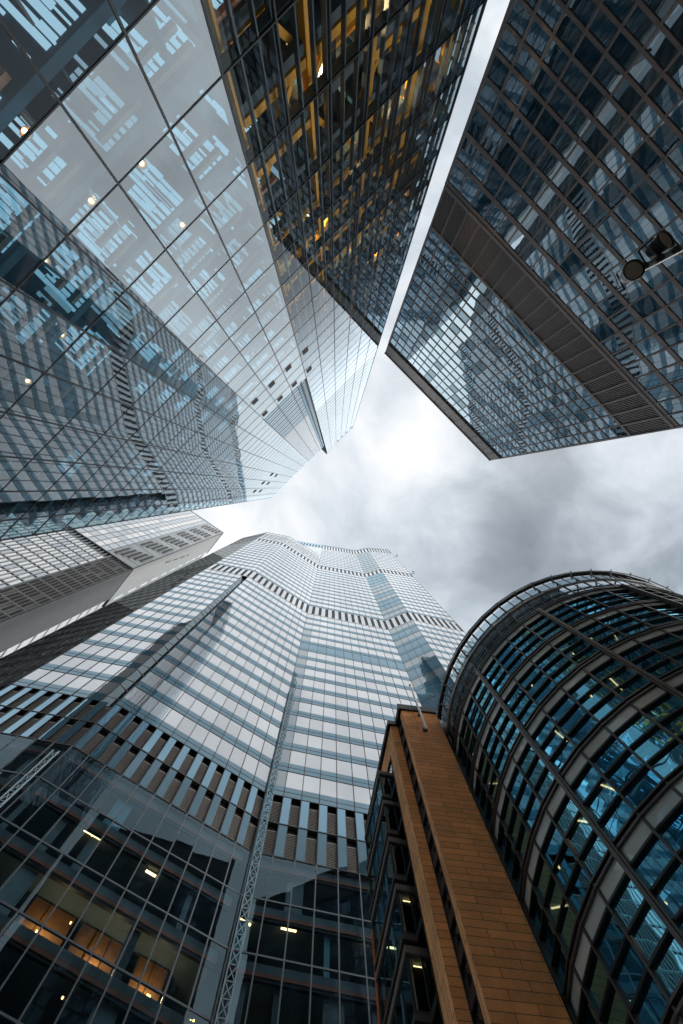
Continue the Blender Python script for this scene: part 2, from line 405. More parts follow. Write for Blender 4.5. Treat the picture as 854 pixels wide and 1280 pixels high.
                if random.random() < .75:
                    for k in range(random.randint(1, 2)): fl.box(parti, b0+random.uniform(.1, .8), b0+bw-random.uniform(.1, .9), z-.8, z-.5, -1.5-k*1.1, -1.2-k*1.1, m_copper)
            for k in range(16):
                if random.random() < .6: fl.box(parti, sa(cols[1])+k*2.05, sa(cols[1])+k*2.05+.1, z+.16, z+3.4, -random.uniform(2.2, 5), -1.0, random.choice((m_slab, m_slabdark, m_pale)))
        elif 70 <= z < 200:
            fl.box(sl_, .3, sa(-34.2), z-.35, z+.15, -5.4, -.9, m_slab)
            if z < 76: fl.box(sl_, sa(-34.2), sa(-23.6), z-.35, z+.15, -5.4, -.9, m_slab)
        if 112 < z < 250: fl.box(sl_, sa(-23.4), redge(z)-.3, z-.35, z+.15, -4.5, -.9, m_slab)
    sl_.build('floor_slabs', T); cool.build('reflection_strips', T); parti.build('partitions', T)
    # yellow steel frame
    st = MB(); dk = MB(); bp_ = MB()
    ss = [-22.7, -17.5, -12.3, -7.4, -3.6]
    for s_ in ss: ww = .24 if s_ > -20 else .08; fl.box(st, sa(s_)-ww, sa(s_)+ww, -1.6, 116, -1.35, -.8, m_steel)
    for s_ in (-20.1, -14.9, -9.9): fl.box(dk, sa(s_)-.25, sa(s_)+.25, -1.6, 116, -2.4, -1.7, m_black)
    for s_ in (-16.6, -15.6, -13.6, -11.4, -10.5, -8.8): fl.box(bp_, sa(s_)-.42, sa(s_)+.42, -1.6, 112, -3.6, -3.4, m_bluep)
    zz_ = [1.7+4.1*k for k in range(28)]
    for j, z in enumerate(zz_):
        for k in range(4):
            x = random.random()
            if x < (.97 if k == 0 else .9): fl.box(st, sa(ss[k])+.25+(0 if random.random() < .6 else random.uniform(0, 1.6)), sa(ss[k+1])-.25, z-.3, z+.3, -1.25, -.9, m_steel)
            if random.random() < .6: fl.box(st, sa(ss[k])+random.uniform(.3, 2), sa(ss[k+1])-.3, z+1.9, z+2.15, -2.0, -1.7, m_steel)
            fl.box(dk, sa(ss[k])+.25, sa(ss[k+1])-.25, z-1.05, z-.4, -1.5, -1.0, m_slabdark)
            fl.box(dk, sa(ss[k])+.2, sa(ss[k+1])-.2, z+.3, z+.55, -4.4, -1.5, m_slabdark)
            if j < len(zz_)-2 and (j+k) % 2 == 0:
                a0, a1 = sa(ss[k]), sa(ss[k+1]); z1 = zz_[j+2]
                if (j//2+k) % 2: a0, a1 = a1, a0
                st.beam(fl.pt(a0, z, -1.75), fl.pt(a1, z1, -1.75), .36, .36, m_steel)
        st.beam(fl.pt(sa(-3.4), z, -1.5), fl.pt(sa(-3.4), z+1, -7.5), .22, .22, m_steel)
        st.beam(fl.pt(sa(-7.2), z, -1.5), fl.pt(sa(-7.2), z, -4.5), .22, .3, m_steel)
        fl.box(dk, sa(-8.4), redge(z)-.1, z-.1, z+.12, -8, -.6, m_slabdark) if j % 2 == 0 else None
    st.build('yellow_frame', T); dk.build('dark_frame', T); bp_.build('lift_panels', T)
    # glazed end wall of the core
    ew = MB(); em = MB()
    for z0, z1 in zip(rows[:-1], rows[1:]):
        if z1 > 113: break
        a = redge(z0)-.05
        ew.poly([fl.pt(a, z0, -.1), fl.pt(a, z0, -8), fl.pt(a, z1, -8), fl.pt(a, z1, -.1)], g_parap)
        fl.box(em, a-.05, a+.05, z0-.08, z0+.08, -8, -.15, m_mull)
    for d in (2, 4, 6, 8): fl.box(em, redge(60)-.08, redge(60)+.05, -1.6, 112, -d-.06, -d+.06, m_mull)
    ew.build('end_wall_glass', T); em.build('end_wall_frame', T)
    # small round lamps
    for s_, z, d in ((-18.5, 27.3, 2.2), (-18.5, 31.4, 2.2), (-18.5, 35.5, 2.2), (-18.5, 39.6, 2.2), (-31.8, 18.9, 1.8), (-35.2, 19.4, 1.8), (-35.4, 24.0, 1.8), (-31.6, 23.5, 1.8),
                    (-38.6, 19.4, 1.8), (-38.7, 23.6, 1.8), (-42.1, 23.4, 1.8), (-28.4, 24.1, 1.8), (-28.2, 29.8, 1.8), (-42.2, 29.7, 1.8), (-45.3, 18.8, 1.8), (-38.4, 28.9, 1.8), (-25.6, 13.6, 1.8)):
        mb = MB(); mb.tube(fl.pt(sa(s_), z, -d), fl.pt(sa(s_), z+.10, -d), .10, m_lamp, .08, 12); L = mb.build('ceiling_lamp', T)
        mb = MB(); mb.tube(fl.pt(sa(s_), z+.11, -d), fl.pt(sa(s_), z+.2, -d), .26, m_copper, .24, 16); mb.build('lamp_rim', L)
        if s_ > -23: lamp_light(fl.pt(sa(s_)-1.2, z-.6, -d+.5), 110, L)
    for s_, z in ((-18, 14), (-12, 19), (-5.5, 23), (-15, 31), (-9, 36), (-18, 44), (-12, 52), (-19, 60), (-8, 62), (-14, 72), (-18, 85)):  # further lamps added to light the yellow steel
        mb = MB(); q0 = fl.pt(sa(s_), z, -3); mb.tube(q0, q0+np.array([0, 0, .12]), .16, m_lamp, .12, 12); L = mb.build('ceiling_lamp', T); lamp_light(q0-np.array([0, 0, .4]), 160, L)
    # louvred recess
    lv = MB()
    fl.box(lv, sa(-34), sa(-25.7), 78, 204, -1.0, -.6, m_midgrey)
    z = 79.
    while z < 107: fl.box(lv, sa(-34), sa(-25.7), z, z+1.9, -.55, -.05, g_span); fl.box(lv, sa(-34), sa(-25.7), z+2., z+2.9, -.55, .02, g_vis); z += 3.7
    while z < 203: fl.box(lv, sa(-34), sa(-25.7), z, z+1.25, -.55, -.0, g_grey); z += 1.7
    for s_ in (-33.7, -30.3, -26.9): fl.box(lv, sa(s_)-.06, sa(s_)+.06, 78, 204, -.5, .06, m_mull)
    lv.build('louvre_panel', T)
    sm = MB()
    sm.hexa([fl.pt(sa(-25.6), 78, -.8), fl.pt(sa(-23.4), 78, -.8), fl.pt(sa(-23.4), 78, -.35), fl.pt(sa(-25.6), 78, -.35),
             fl.pt(sa(-25.6), 204, -.8), fl.pt(sa(-24.0), 204, -.8), fl.pt(sa(-24.0), 204, -.35), fl.pt(sa(-25.6), 204, -.35)], m_midgrey)
    for k in range(66): fl.box(sm, sa(-25.55), sa(-24.05), 79+k*1.9, 80.3+k*1.9, -.34, -.1, g_span)
    fl.box(sm, sa(-24.9), sa(-24.6), 78, 203, -.3, .02, m_black)
    sm.build('dark_slot', T)
    for s_, z in [(s_, 65.7) for s_ in (-22.5, -25.9, -29.2, -32.6)]+[(s_, 75.7) for s_ in (-22.6, -26, -29.3, -32.8)]:
        vent(fl, sa(s_), z, .62, 1.9, T)
    for s_, z in [(s_, 141.8) for s_ in (-44.4, -48.1, -51.8)]+[(s_, 152.2) for s_ in (-44.5, -48.2, -51.8)]+[(s_, 240.5) for s_ in (-5.6, -9, -12.2, -15.3)]:
        vent(fl, sa(s_), z, .7, 3.2, T)
def lamp_light(p, w, parent):
    ld = bpy.data.lights.new('lamp_light', 'POINT'); ld.energy = w*3.6; ld.color = (1, .68, .32); ld.shadow_soft_size = .15
    o = bpy.data.objects.new('lamp_light', ld); C.objects.link(o); o.location = p; o.parent = parent
def vent(fl, a, z, w, h, T):
    mb = MB(); fl.box(mb, a-w, a+w, z-h/2, z+h/2, .0, .045, m_pale); o = mb.build('vent', T)
    mb = MB(); fl.box(mb, a-w+.1, a+w-.1, z-h/2+.1, z+h/2-.1, .05, .06, m_black); k = 0
    while z-h/2+.15+k*.22 < z+h/2-.2: fl.box(mb, a-w+.12, a+w-.12, z-h/2+.15+k*.22, z-h/2+.21+k*.22, .062, .085, m_browngrey); k += 1
    mb.build('vent_grille', o)
mirror_tower()

# ------------------------------------------------------------------ dark grid tower (upper right)
def dark_tower():
    H = 118.5
    p0, p1 = plan(482, 440, 118), plan(614, 575, 118)
    wl = Wall(fixed(p0), fixed(p1)); Wd = wl.W
    T = empty('office_tower', 'dark bronze gridded office tower with black glass, one vertical-bladed louvre band and a flat parapet', 'skyscraper', (*((p0+p1)/2), 0))
    nb = 20; b = Wd/nb
    low = [53.7, 50.0, 46.35, 43.0, 40.3, 37.9, 35.8, 33.8, 32.0, 30.3, 28.7, 27.2, 25.8, 24.5, 23.2, 21.9, 20.6, 18, 14, 10, 6, 2, -1.6]
    up = [62.2, 64.8, 67.1, 69.7, 72.3, 74.9, 77.7, 80.4, 83.4, 86.4, 89.5, 92.6, 95.8, 99.0, 102.4, 106.2, 110.6]
    panes = Panes(); fr = MB(); sp = MB()
    for zs, upper in ((low[::-1], 0), (up, 1)):
        for z0, z1 in zip(zs[:-1], zs[1:]):
            t = (.13 if upper else .185)*(z1-z0)
            wl.box(sp, 0, Wd, z1-t, z1, -.12, .02, m_browngrey)
            for k in range(nb):
                panes.add(wl, k*b, (k+1)*b, z0, z1-t, -.06, g_dark if random.random() < .78 else g_dark2, .0028)
    for k in range(nb+1):
        w = .078 if 0 < k < nb else .15
        wl.box(fr, k*b-w, k*b+w, -1.6, 53.65, -.1, .07, m_browngrey)
        wl.box(fr, k*b-w, k*b+w, 62.25, 110.55, -.1, .06, m_browngrey)
    panes.build('window', 'upper_windows', T)
    sp.build('spandrel_bands', T); fr.build('mullions', T)
    lv = MB(); wl.box(lv, 0, Wd, 53.7, 62.2, -.5, -.25, m_black)
    for k in range(nb*8):
        if k % 8: wl.box(lv, (k/8)*b-.06, (k/8)*b+.06, 54.3, 61.6, -.24, .0, m_browngrey)
    for k in range(nb+1): wl.box(lv, k*b-.1, k*b+.1, 53.72, 62.18, -.3, .12, m_browngrey)
    wl.box(lv, 0, Wd, 53.7, 54.25, -.24, .1, m_browngrey); wl.box(lv, 0, Wd, 61.65, 62.2, -.24, .1, m_browngrey)
    lv.build('louvre_band', T)
    pp = MB()
    for k in range(nb): wl.box(pp, k*b+.03, (k+1)*b-.03, 111.2, 118.3, -.3, .05 if k % 3 else .0, m_para)
    wl.box(pp, 0, Wd, 110.62, 111.15, -.3, .3, m_black); wl.box(pp, -.1, Wd+.1, 118.32, 118.8, -.6, .25, m_para)
    for k in range(nb+1): wl.box(pp, k*b-.03, k*b+.03, 111.2, 118.3, -.3, .1, m_browngrey)
    pp.build('parapet', T)
    body = MB(); d = -wl.n*38.5; i = -wl.n*.55
    base = [p0+i, p1+i, p1+d, p0+d]
    body.prism(base, 0, 118+EYE, m_browndark); body.build('tower_body', T)
    # sides get the same plain grid
    for nm, q0, q1 in (('side_wall', p1, p1+d), ('side_wall', p0, p0+d)):
        w2 = Wall(fixed(q0), fixed(q1)); c = (p0+p1)/2+d/2; s_ = 1 if (q0-c)@w2.n > 0 else -1
        mb = MB()
        for z0, z1 in zip(up[:-1], up[1:]): w2.box(mb, .6, w2.W, z0, z1-.7, .0, s_*.06, g_dark); w2.box(mb, .6, w2.W, z1-.7, z1, .0, s_*.1, m_browngrey)
        for z0, z1 in zip(low[1:], low[:-1]): w2.box(mb, .6, w2.W, z0, z1-.9, .0, s_*.06, g_dark); w2.box(mb, .6, w2.W, z1-.9, z1, .0, s_*.1, m_browngrey)
        for k in range(21): w2.box(mb, .55+k*(w2.W-.6)/20-.1, .55+k*(w2.W-.6)/20+.1, -1.6, 118, .0, s_*.16, m_browngrey)
        mb.build(nm, T)
dark_tower()

# ------------------------------------------------------------------ faceted blue-white tower (centre)
H1, H2 = 216., 140.
def fold(u1, v1, u2, v2): return leaning(plan(u1, v1, H1), H1, plan(u2, v2, H2), H2)
def faceted_tower():
    f0 = fold(320.8, 673.7, 263.4, 707.7); f1 = fold(353, 680, 314, 717.5); f2 = fold(398, 708.5, 385.5, 762)
    f3 = fold(457, 719.5, 484, 782); f4 = fold(477, 713.5, 513, 770); f5 = fold(515, 719.5, 575, 784)
    base0 = f0(60)
    fm = lambda z: f0(z)+np.array([-13.6, 3.0])
    T = empty('faceted_tower', 'tallest tower, folded pale glass with blue floor bands and rows of dark slots', 'skyscraper', (*f2(0)+np.array([0, 4.]), 0))
    wside = Wall(lambda z: fm(z)+np.array([2.5, 26.]), fm); wside.n = -wside.n
    walls = [('F0', Wall(fm, f0), 7, 248), ('F1', Wall(f0, f1), 7, 248), ('F2', Wall(f1, f2), 11, 248), ('F3', Wall(f2, f3), 12, 296), ('F4', Wall(f3, f4), 4, 296), ('F5', Wall(f4, f5), 8, 296), ('side', wside, 13, 248)]
    low = [0.5, 5.5, 10.5, 15.5, 20.5, 25.6, 30.6, 35.7, 40.7, 45.8]
    mech = [45.8, 50.4, 55.0]
    def span(a, b, n): return [a+(b-a)*k/n for k in range(n+1)]
    bands = [span(55, 135.5, 16), span(145, 212, 13), span(220, 280, 12)]
    wins = Panes(); spans = MB(); mull = MB(); slots = MB(); lowm = MB(); fins = MB(); louv = MB(); slab = MB(); rust = MB(); lights = []
    for nm, w, n, top in walls:
        b = w.W/n
        dark = nm == 'F0'
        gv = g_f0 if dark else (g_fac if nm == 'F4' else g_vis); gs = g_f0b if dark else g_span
        for bi, zs in enumerate(bands):
            for j, (z0, z1) in enumerate(zip(zs[:-1], zs[1:])):
                if z1 > top: break
                h = z1-z0; vz = z0+h*.36
                allblue = (nm == 'F3' and bi == 0 and j in (10,)) or (nm == 'F4' and bi == 0 and j in (4, 6, 7, 9, 11, 12, 14)) or (nm == 'F4' and bi == 1 and j in (2, 3, 5, 9, 10, 11, 12))  # bluish reflections on F4 set as whole rows of blue glass
                for k in range(n):
                    if nm == 'F1' and bi == 0 and k == n-1: continue
                    wins.add(w, k*b+.03, (k+1)*b-.03, vz, z1-.03, 0, gs if allblue else (g_fac if nm == 'F3' and k == 0 and bi == 0 and z0 < 116 else gv), .0016)  # first F3 column darkened to imitate the facet mirrored there
                    w.quad(spans, k*b+.03, (k+1)*b-.03, z0+.03, vz, .0, gs, .0012)
                w.box(mull, 0, w.W if nm != 'F1' or bi else w.W-b, z0+h*.18-.03, z0+h*.18+.03, -.1, .02, m_mull)
                w.box(mull, 0, w.W if nm != 'F1' or bi else w.W-b, z0-.05, z0+.05, -.12, .04, m_mull)
        if top == 248:
            zs = span(220, 248, 6)
            for z0, z1 in zip(zs[:-1], zs[1:]):
                for k in range(n): wins.add(w, k*b+.03, (k+1)*b-.03, z0+.03, z1-.03, 0, gs if dark else g_vis, .0012)
                w.box(mull, 0, w.W, z0-.05, z0+.05, -.1, .04, m_mull)
        else:
            for k in range(n): w.quad(spans, k*b+.03, (k+1)*b-.03, 293, 296, 0, gs, .001)
        # rows of dark slots
        lev = [(135.5, 145), (212, 220)]+([(280, 293)] if top > 250 else [])
        for z0, z1 in lev:
            for k in range(n):
                a0, a1 = k*b, (k+1)*b
                w.quad(spans, a0+.03, a0+b*.57, z0+.03, z1-.03, 0, gs if dark else g_grey, .001)
                w.box(slots, a0+b*.6, a1-.05, z0+.6, z1-.6, -.5, -.35, m_black)
                zz_ = z0+.9
                while zz_ < z1-1.2: w.box(slots, a0+b*.6, a1-.05, zz_, zz_+.45, -.34, -.08, m_mull); zz_ += .95
                w.box(mull, a0+b*.57, a0+b*.6, z0, z1, -.4, .03, m_mull); w.quad(spans, a0+b*.6, a1-.03, z0+.03, z0+.6, .0, g_grey); w.quad(spans, a0+b*.6, a1-.03, z1-.6, z1-.03, .0, g_grey)
            w.box(mull, 0, w.W, z0-.06, z0+.06, -.12, .05, m_mull); w.box(mull, 0, w.W, z1-.06, z1+.06, -.12, .05, m_mull)
        # plant storeys: taupe louvres with blue glass fins
        for z0, z1 in zip(mech[:-1], mech[1:]):
            w.box(slots, 0, w.W, z0, z1, -.7, -.5, m_black)
            for k in range(n):
                a0 = k*b
                w.box(louv, a0+b*.48, a0+b-.05, z0+.1, z1-1.0, -.42, -.16, m_dlouv)
                q_ = z0+.25
                while q_ < z1-1.1: w.box(louv, a0+b*.5, a0+b-.07, q_, q_+.05, -.158, -.12, m_black); q_ += .22
                w.quad(fins, a0+.04, a0+b*.46, z0+.03, z1-.03, .0, g_slot if dark else (g_fin if z0 > 50 or nm == 'F1' else g_fin2), .002)
                w.box(mull, a0+b*.45, a0+b*.47, z0, z1, -.15, .02, m_mull)
            w.box(mull, 0, w.W, z0-.07, z0+.07, -.12, .05, m_mull)
        # clear lower storeys
        for z0, z1 in zip(low[:-1], low[1:]):
            for k in range(n):
                wins.add(w, k*b+.03, (k+1)*b-.03, z0+.03, z1-.03, 0, g_clear, .003)
            w.box(lowm, 0, w.W, z0-.07, z0+.07, -.12, .05, m_lowm)
            a0, a1 = (.6, w.W-.6)
            w.box(slab, a0, a1, z1-.75, z1-.12, -9, -.55, m_slabdark)
            w.box(slab, a0, a1, z1-1.35, z1-1.15, -.9, -.6, m_black)
            w.box(rust, a0, a1, z1-1.12, z1-.8, -.62, -.5, m_rust)
            for k in range(int(n*.6)):
                if random.random() < .5: w.box(slab, k*b*1.7+.3, k*b*1.7+.3+random.choice((.5, .9, 1.7)), z0-.1, z1-1.3, -1.15, -1.05, random.choice((m_teal, m_slabdark, m_core, m_slab)))
        w.box(slab, .8, w.W-.8, 0, 45, -11, -9.2, m_core)
        for k in range(n+1):
            if nm == 'F1' and k == n:
                w.box(mull, k*b-.05, k*b+.05, 145, top, -.12, .05, m_mull); continue
            w.box(mull, k*b-.045, k*b+.045, 45.8, top, -.12, .06, m_mull); w.box(lowm, k*b-.06, k*b+.06, .2, 45.8, -.12, .07, m_lowm)
    wins.build('window', 'upper_windows', T)
    o = spans.build('spandrel_panels', T); mull.build('mullion_grid', T); lowm.build('lower_mullions', T); slots.build('louvre_slots', T)
    fins.build('glass_fins', T); louv.build('plant_louvres', T); slab.build('floor_slabs', T); rust.build('slab_edges', T)
    # slot cut into the fold between two facets, its dark reflection put into the glass
    W1 = walls[1][1]; W2 = walls[2][1]; n = 7; b = W1.W/n; sm = MB(); ss_ = MB()
    zs = bands[0]
    for z0, z1 in zip(zs[:-1], zs[1:]):
        A0, A1 = W1.pt(W1.W-b, z0, 0), W1.pt(W1.W-b, z1, 0); B0, B1 = W1.pt(W1.W-.25*b, z0, -1.3), W1.pt(W1.W-.25*b, z1, -1.3)
        D0, D1 = W2.pt(.0, z0, 0), W2.pt(.0, z1, 0)
        zm = .35
        lp = lambda p, q_, t: p+(q_-p)*t
        sm.poly([A0, B0, lp(B0, B1, zm), lp(A0, A1, zm)], g_slot); sm.poly([lp(A0, A1, zm), lp(B0, B1, zm), B1, A1], g_slot)
        sm.poly([B0, D0, D1, B1], g_slot)
        ss_.beam(A0, B0, .12, .25, m_midgrey); ss_.beam(B0, D0, .12, .25, m_mull); ss_.beam(lp(A0, A1, .3), lp(B0, B1, .62), .1, .1, m_midgrey)
    ss_.beam(W1.pt(W1.W-.25*b, 55, -1.25), W1.pt(W1.W-.25*b, 135, -1.25), .2, .2, m_black)
    sm.build('fold_slot', T); ss_.build('fold_brackets', T)
    def lattice(w, a, z0, z1, wd_, o):  # solid lattice built to imitate a reflection along the fold
        mb = MB(); P = [w.pt(a, z0, o), w.pt(a+wd_, z0, o)]; n_ = int((z1-z0)/1.2)
        for q_ in (0, wd_): mb.beam(w.pt(a+q_, z0, o), w.pt(a+q_, z1, o), .1, .1, m_lat)
        for k in range(n_):
            za, zb_ = z0+(z1-z0)*k/n_, z0+(z1-z0)*(k+1)/n_
            mb.beam(w.pt(a, za, o), w.pt(a+wd_, zb_, o), .06, .06, m_lat); mb.beam(w.pt(a+wd_, za, o), w.pt(a, zb_, o), .06, .06, m_lat)
            mb.beam(w.pt(a, za, o), w.pt(a+wd_, za, o), .07, .07, m_lat)
            if k % 4 == 0: mb.beam(w.pt(a+wd_/2, za, o), w.pt(a+wd_/2, za, 0), .08, .08, m_mull)
        mb.build('reflection_lattice', T)
    lattice(walls[3][1], .25, 22, 84, .75, .5); lattice(walls[1][1], walls[1][1].W-.9, 14, 44, .6, .45)
    # body, set back from the glass
    bd = MB()
    fr_ = [fm, f0, f1, f2, f3, f4, f5]; c = np.array([f2(60)[0]-2, f2(60)[1]+34])
    def ring(z, d): return [(lambda p: p+_n(c-p)*d)(f(z)) for f in fr_]+[f5(z)+np.array([4., 52]), fm(z)+np.array([6., 60])]
    for za, zb in ((45.9, 248), ):
        r0, r1 = ring(za, 1.6), ring(zb, 1.6)
        for k in range(len(r0)):
            p, q_ = k, (k+1) % len(r0)
            bd.poly([(*r0[p], za+EYE), (*r0[q_], za+EYE), (*r1[q_], zb+EYE), (*r1[p], zb+EYE)], m_slabdark)
        bd.poly([(*p, zb+EYE) for p in r1], m_slabdark); bd.poly([(*p, za+EYE) for p in r0[::-1]], m_slabdark)
    r0, r1 = ring(0, 12), ring(45.9, 12)
    for k in range(len(r0)): bd.poly([(*r0[k], 0), (*r0[(k+1) % len(r0)], 0), (*r1[(k+1) % len(r0)], 45.9+EYE), (*r1[k], 45.9+EYE)], m_core)
    # crown block behind the two left facets
    cu = [f2(296)+np.array([-.4, 4]), f3(296)+np.array([0, 4]), f4(296)+np.array([0, 4]), f5(296)+np.array([-3, 4]), f5(296)+np.array([0, 40]), plan(340, 674, 290)+np.array([0, 40]), plan(340, 673, 290)+np.array([2, 4])]
    bd.prism(cu, 246, 295+EYE, m_slabdark)
    bd.build('tower_body', T)
    cw = Wall(fixed(plan(338, 672.5, 292)), fixed(f2(296)+np.array([-.1, .0]))); cm = MB(); nn = int(cw.W/1.9); b = cw.W/nn
    for k in range(nn):
        for z0, z1, m in ((236, 250, g_grey), (250, 264, g_grey), (264, 280, g_grey), (293, 296, g_span)): cw.quad(cm, k*b+.03, (k+1)*b-.03, z0+.05, z1-.05, .3, m, .001)
        cw.quad(cm, k*b+.03, k*b+b*.46, 280, 293, .3, g_fin, .001); cw.box(cm, k*b+b*.5, (k+1)*b-.03, 280.2, 292.8, .0, .2, m_black)
    cm.build('crown_wall', T)
    cp = MB()
    for nm, w, n, top in walls: w.box(cp, 0, w.W, top, top+.5, -.8, .1, m_pale)
    cp.build('roof_coping', T)
    # lit ceiling strips and lamps behind the lower storeys, placed where the photo shows them
    wd = {nm: w for nm, w, n, top in walls}
    def ray_hit(w, u, v):
        r = plan(u, v, 1.0); L = w.L(40); k = (w.n@L)/(w.n@r); p = r*k
        return float((p-L)@w.e), k
    k = 0
    for nm, u, v, ln in (('F2', 119, 1033, 1.4), ('F2', 126, 1038, 1.0), ('F2', 194, 1083, 1.0), ('F2', 168, 981, 1.0), ('F2', 188, 996, 1.0), ('F2', 312, 1144, 1.2), ('F3', 363, 1152, 1.4), ('F3', 461, 1163, 1.2), ('F3', 461, 1169, 1.0), ('F3', 448, 1158, .4)):
        a, z = ray_hit(wd[nm], u, v); w = wd[nm]
        mb = MB(); w.box(mb, a-ln/2, a+ln/2, z+.25, z+.32, -1.15, -.95, m_strip); mb.build('ceiling_light', T)
    for u, v in ((193, 1234), (188, 1243), (250, 1262), (97, 1140), (55, 1150), (122, 1203), (246, 1262), (88, 1232)):
        a, z = ray_hit(wd['F2'], u, v); r = .14 if u == 193 else .05
        mb = MB(); wd['F2'].box(mb, a-r, a+r, z, z+r*2, -1.1, -1.0, m_amber); mb.build('ceiling_lamp', T)
    # warm lit rooms behind the lowest storeys
    w = wd['F2']
    for u, v, ww in ((118, 1212, 4.4), (190, 1240, 2.6), (45, 1170, 3.6)):
        a, z = ray_hit(w, u, v); zf = max(q_ for q_ in low if q_ < z+1.5)
        mb = MB(); w.box(mb, a-ww/2, a+ww/2, zf+.1, zf+4.2, -3.4, -3.2, m_wood)
        for k in range(int(ww/1.3)): w.box(mb, a-ww/2+k*1.3, a-ww/2+k*1.3+.04, zf+.1, zf+4.2, -3.2, -3.1, m_black)
        L = mb.build('timber_wall', T); lamp_light(w.pt(a, zf+1.6, -2.4), 15, L)
    return walls
m_wood = solid('timber_wall', (.34, .15, .06), .6, var=.5, scale=1.5)
FW = faceted_tower()
def antenna(label, fold_fn, z):
    p = fold_fn(z)
    T = empty('antenna', label, 'antenna', (p[0], p[1], z+EYE))
    mb = MB(); q_ = np.array([p[0], p[1], z+EYE]); o_ = np.array([1.8, -.6, 0])
    mb.tube(q_, q_+o_, .14, m_black, .1, 8); mb.build('bracket', T)
    mb = MB(); mb.tube(q_+o_+np.array([0, 0, -.8]), q_+o_+np.array([0, 0, 3.2]), .13, m_black, .07, 8); mb.build('mast', T)
    mb = MB(); mb.tube(q_+o_+np.array([0, 0, 3.2]), q_+o_+np.array([0, 0, 4.2]), .3, m_black, .3, 8); mb.build('camera_head', T)
f5 = FW[5][1].R
antenna('small black antenna on the tall tower\'s right edge, the upper of two', f5, 268)
antenna('small black antenna on the tall tower\'s right edge, the lower of two', f5, 219)

